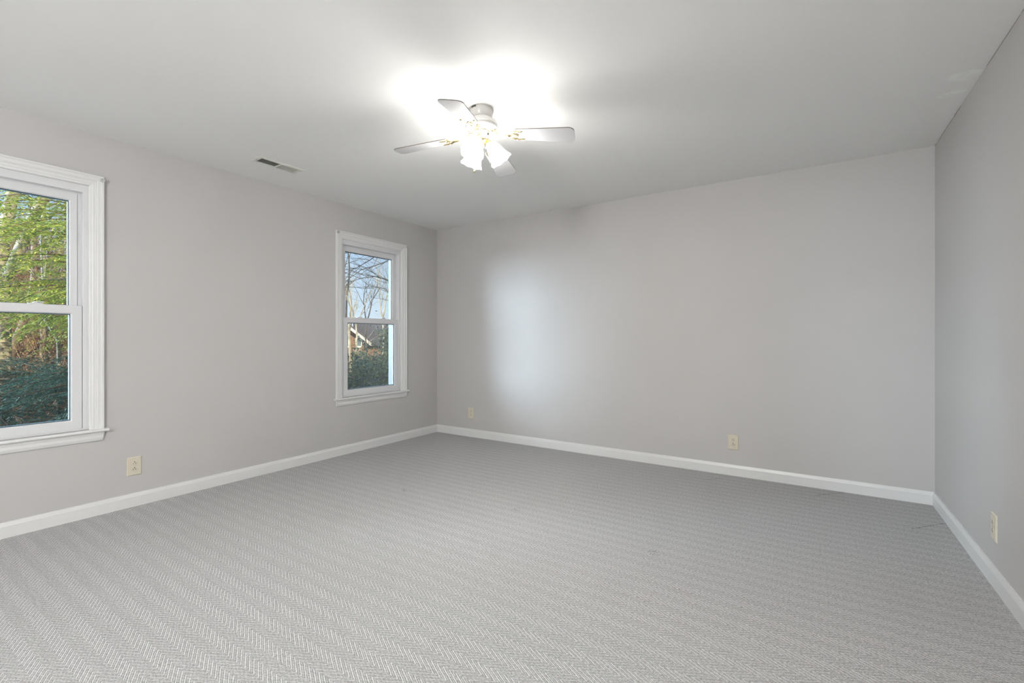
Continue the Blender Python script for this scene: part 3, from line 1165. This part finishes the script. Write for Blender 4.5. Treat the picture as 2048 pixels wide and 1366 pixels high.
# brushwood on the slope (uncountable)
rnd = random.Random(31)
bw = MB()
lf = MB()
for i in range(1500):
    D = rnd.uniform(10, 22)
    px = rnd.uniform(-120, 250)
    q = at(px, HOR, D)
    g0 = gz(q.x, q.y)
    q.z = g0
    d = Vector((rnd.uniform(-.7, .7), rnd.uniform(-.7, .7), 1)).normalized()
    L = rnd.uniform(.8, 2.6)
    q2 = q + d * L * .5
    q3 = q2 + (d + Vector((rnd.uniform(-.6, .6), rnd.uniform(-.6, .6), rnd.uniform(-.5, .3)))).normalized() * L * .5
    bw.tube([q, q2, q3], [.010, .008, .004], 3, caps=False)
    for k in range(22):
        c = q2.lerp(q3, rnd.random()) + Vector((rnd.gauss(0, .12), rnd.gauss(0, .12), rnd.gauss(0, .12)))
        dd = Vector((rnd.uniform(-1, 1), rnd.uniform(-1, 1), rnd.uniform(-1, 1))).normalized()
        leafblade(bw, c, dd, dd.orthogonal().normalized(), .05, .03)
tag(bw.build('undergrowth', M['litter_leaf']), 'tangle of dry twigs and tan leaves on the slope', 'brushwood', kind='stuff')

# far window: bare trees against the sky, neighbour's brick house, holly
bare_tree(693, 13.0, 500, 42, 'tall bare tree with sweeping limbs at the left of the small window', 'bark_grey', .05, depth=4, trunk_py=590, spread=.55, first=1.5)
bare_tree(712, 16.0, 560, 45, 'bare sapling with pale stem, second from the left in the small window', 'bark_pale', .04, depth=3, trunk_py=650, spread=.3, first=.9)
bare_tree(733, 18.0, 580, 48, 'bare sapling forking low in the middle of the small window', 'bark_grey', .05, depth=3, trunk_py=645, spread=.35, first=.9)
bare_tree(765, 15.0, 560, 51, 'pale bare tree splitting into a V near the right of the small window', 'bark_pale', .045, depth=3, trunk_py=640, spread=.33, first=.9)
bare_tree(698, 11.0, 600, 57, 'pale stem low in the left corner of the small window', 'bark_pale', .05, depth=3, trunk_py=668, spread=.2, first=.6)


def limb_tree():
    """tree to the right of the far window whose long limbs arch across the pane"""
    D = 11.0
    b0 = at(850, HOR, D)
    base_ = Vector((b0.x, b0.y, gz(b0.x, b0.y) - .1))
    root = empty('arching_tree', base_)
    tag(root, 'bare tree outside the corner, long dark limbs arching across the small window', 'tree')
    tr = MB().tube([base_, at(848, 640, D), at(842, 540, D), at(836, 440, D), at(840, 300, D)], [.15, .12, .10, .08, .03], 12)
    rel(tr, base_).build('trunk', M['bark_grey'], root, smooth=True)
    br = MB()
    rnd = random.Random(77)
    limbs = [[(838, 560), (800, 575), (775, 560), (750, 553), (725, 556), (705, 562), (685, 575)],
             [(838, 500), (800, 510), (770, 524), (745, 533), (722, 540), (700, 556), (688, 580)],
             [(838, 470), (805, 480), (770, 498), (740, 520), (716, 534), (694, 545), (680, 552)],
             [(842, 620), (805, 610), (785, 590), (768, 577), (750, 573), (735, 570)]]
    for li, l in enumerate(limbs):
        P = [at(px, py, D + li * .3) for px, py in l]
        n = len(P)
        br = MB()
        br.tube(P, [.019 * (1 - .75 * i / (n - 1)) for i in range(n)], 7)
        for i in range(1, n):
            for k in range(2):
                q = P[i - 1].lerp(P[i], rnd.random())
                d = (P[i] - P[i - 1]).normalized() + Vector((rnd.uniform(-.7, .7), rnd.uniform(-.7, .7), rnd.uniform(-.5, .8)))
                grow(br, q, d, .45, .008, 2, rnd, kids=(1, 2))
        rel(br, base_).build('limb', M['bark_grey'], root)


limb_tree()

for i, (px, py, D, rx, lab) in enumerate(((700, 714, 10.5, 1.05, 'dark holly bush at the lower left of the small window'),
                                          (750, 672, 12.0, 1.15, 'rounded dark holly bush in the middle of the small window, behind the others'),
                                          (774, 644, 11.0, .95, 'tallest dark holly bush at the right side of the small window'),
                                          (735, 722, 9.0, 1.1, 'nearest holly bush along the bottom of the small window'))):
    bush(at(px, py, D), rx, .8, 60 + i, lab, n=36000, leaf=.05)


def house():
    D = 33.0
    c = at(735, HOR, D)
    gnd = gz(c.x, c.y) - .3
    d = Vector((c.x, c.y, 0)).normalized()
    ang = math.atan2(d.y, d.x) + PI / 2
    root = empty('brick_house', (c.x, c.y, gnd), ang + PI)
    tag(root, 'tan brick house with white gable trim beyond the bare trees', 'house')
    # local: x to the right as seen from here is -x after the turn; front faces +y local
    k = D / F_PX

    def lx(px):
        return (px - 735) * k

    def lz(py):
        return CAM_Z + (HOR - py) * k - gnd

    def fl_(mb):
        mb.v = [(x, -y_, z_) for x, y_, z_ in mb.v]
        return mb

    w = MB()
    eL, eR = lx(600), lx(728)
    zt, ze = lz(624), lz(676)
    xm = lx(664)
    n = len(w.v)
    w.v += [(eL, 0, 0), (eR, 0, 0), (eR, 0, ze), (xm, 0, zt), (eL, 0, ze), (eL, -8, 0), (eR, -8, 0), (eR, -8, ze), (xm, -8, zt), (eL, -8, ze)]
    w.f += [(0, 1, 2, 3, 4), (5, 9, 8, 7, 6), (0, 5, 6, 1), (1, 6, 7, 2), (0, 4, 9, 5), (2, 7, 8, 3), (3, 8, 9, 4)]
    w.box(lx(728), lx(860), -9, -1.5, 0, lz(690))
    fl_(w).build('walls', M['brick'], root)
    r = MB()
    for (xa, za, xb, zb) in ((xm, zt, eR + .5, ze - .5 * (zt - ze) / (eR - xm)), (xm, zt, eL - .5, ze - .5 * (zt - ze) / (eR - xm))):
        r.loops([[(xa, yy, za + .02), (xb, yy, zb + .02), (xb, yy, zb + .2), (xa, yy, za + .2)] for yy in (.35, -8.3)], caps=True)
    r.loops([[(lx(704), yy, zz) for yy, zz in ((-1.0, lz(692)), (-5.2, lz(639)), (-9.4, lz(692)), (-5.2, lz(643)))], [(lx(870), yy, zz) for yy, zz in ((-1.0, lz(692)), (-5.2, lz(639)), (-9.4, lz(692)), (-5.2, lz(643)))]], caps=True)
    fl_(r).build('roof', M['shingle'], root)
    tm = MB()
    for (xa, za, xb, zb) in ((xm, zt, eR + .5, ze - .5 * (zt - ze) / (eR - xm)), (xm, zt, eL - .5, ze - .5 * (zt - ze) / (eR - xm))):
        tm.loops([[(xa, yy, za - .16), (xb, yy, zb - .16), (xb, yy, zb + .06), (xa, yy, za + .06)] for yy in (.42, .30)], caps=True)
    fl_(tm).build('rake_trim', M['housetrim'], root)
    for (pa, pb, ya, yb) in ((714, 724, 675, 693), (690, 700, 675, 693), (660, 672, 675, 693)):
        wi = MB()
        x0, x1, z0, z1 = lx(pa), lx(pb), lz(yb), lz(ya)
        for q in ((x0, x1, z0 - .08, z0 + .04), (x0, x1, z1 - .04, z1 + .08), (x0 - .06, x0 + .06, z0, z1), (x1 - .06, x1 + .06, z0, z1)):
            wi.box(min(q[0], q[1]), max(q[0], q[1]), -.02, .08, q[2], q[3])
        wo_ = fl_(wi).build('window', M['housetrim'], root)
        fl_(MB().box(min(x0, x1), max(x0, x1), .0, .03, z0, z1)).build('pane', M['gasket'], wo_)


house()
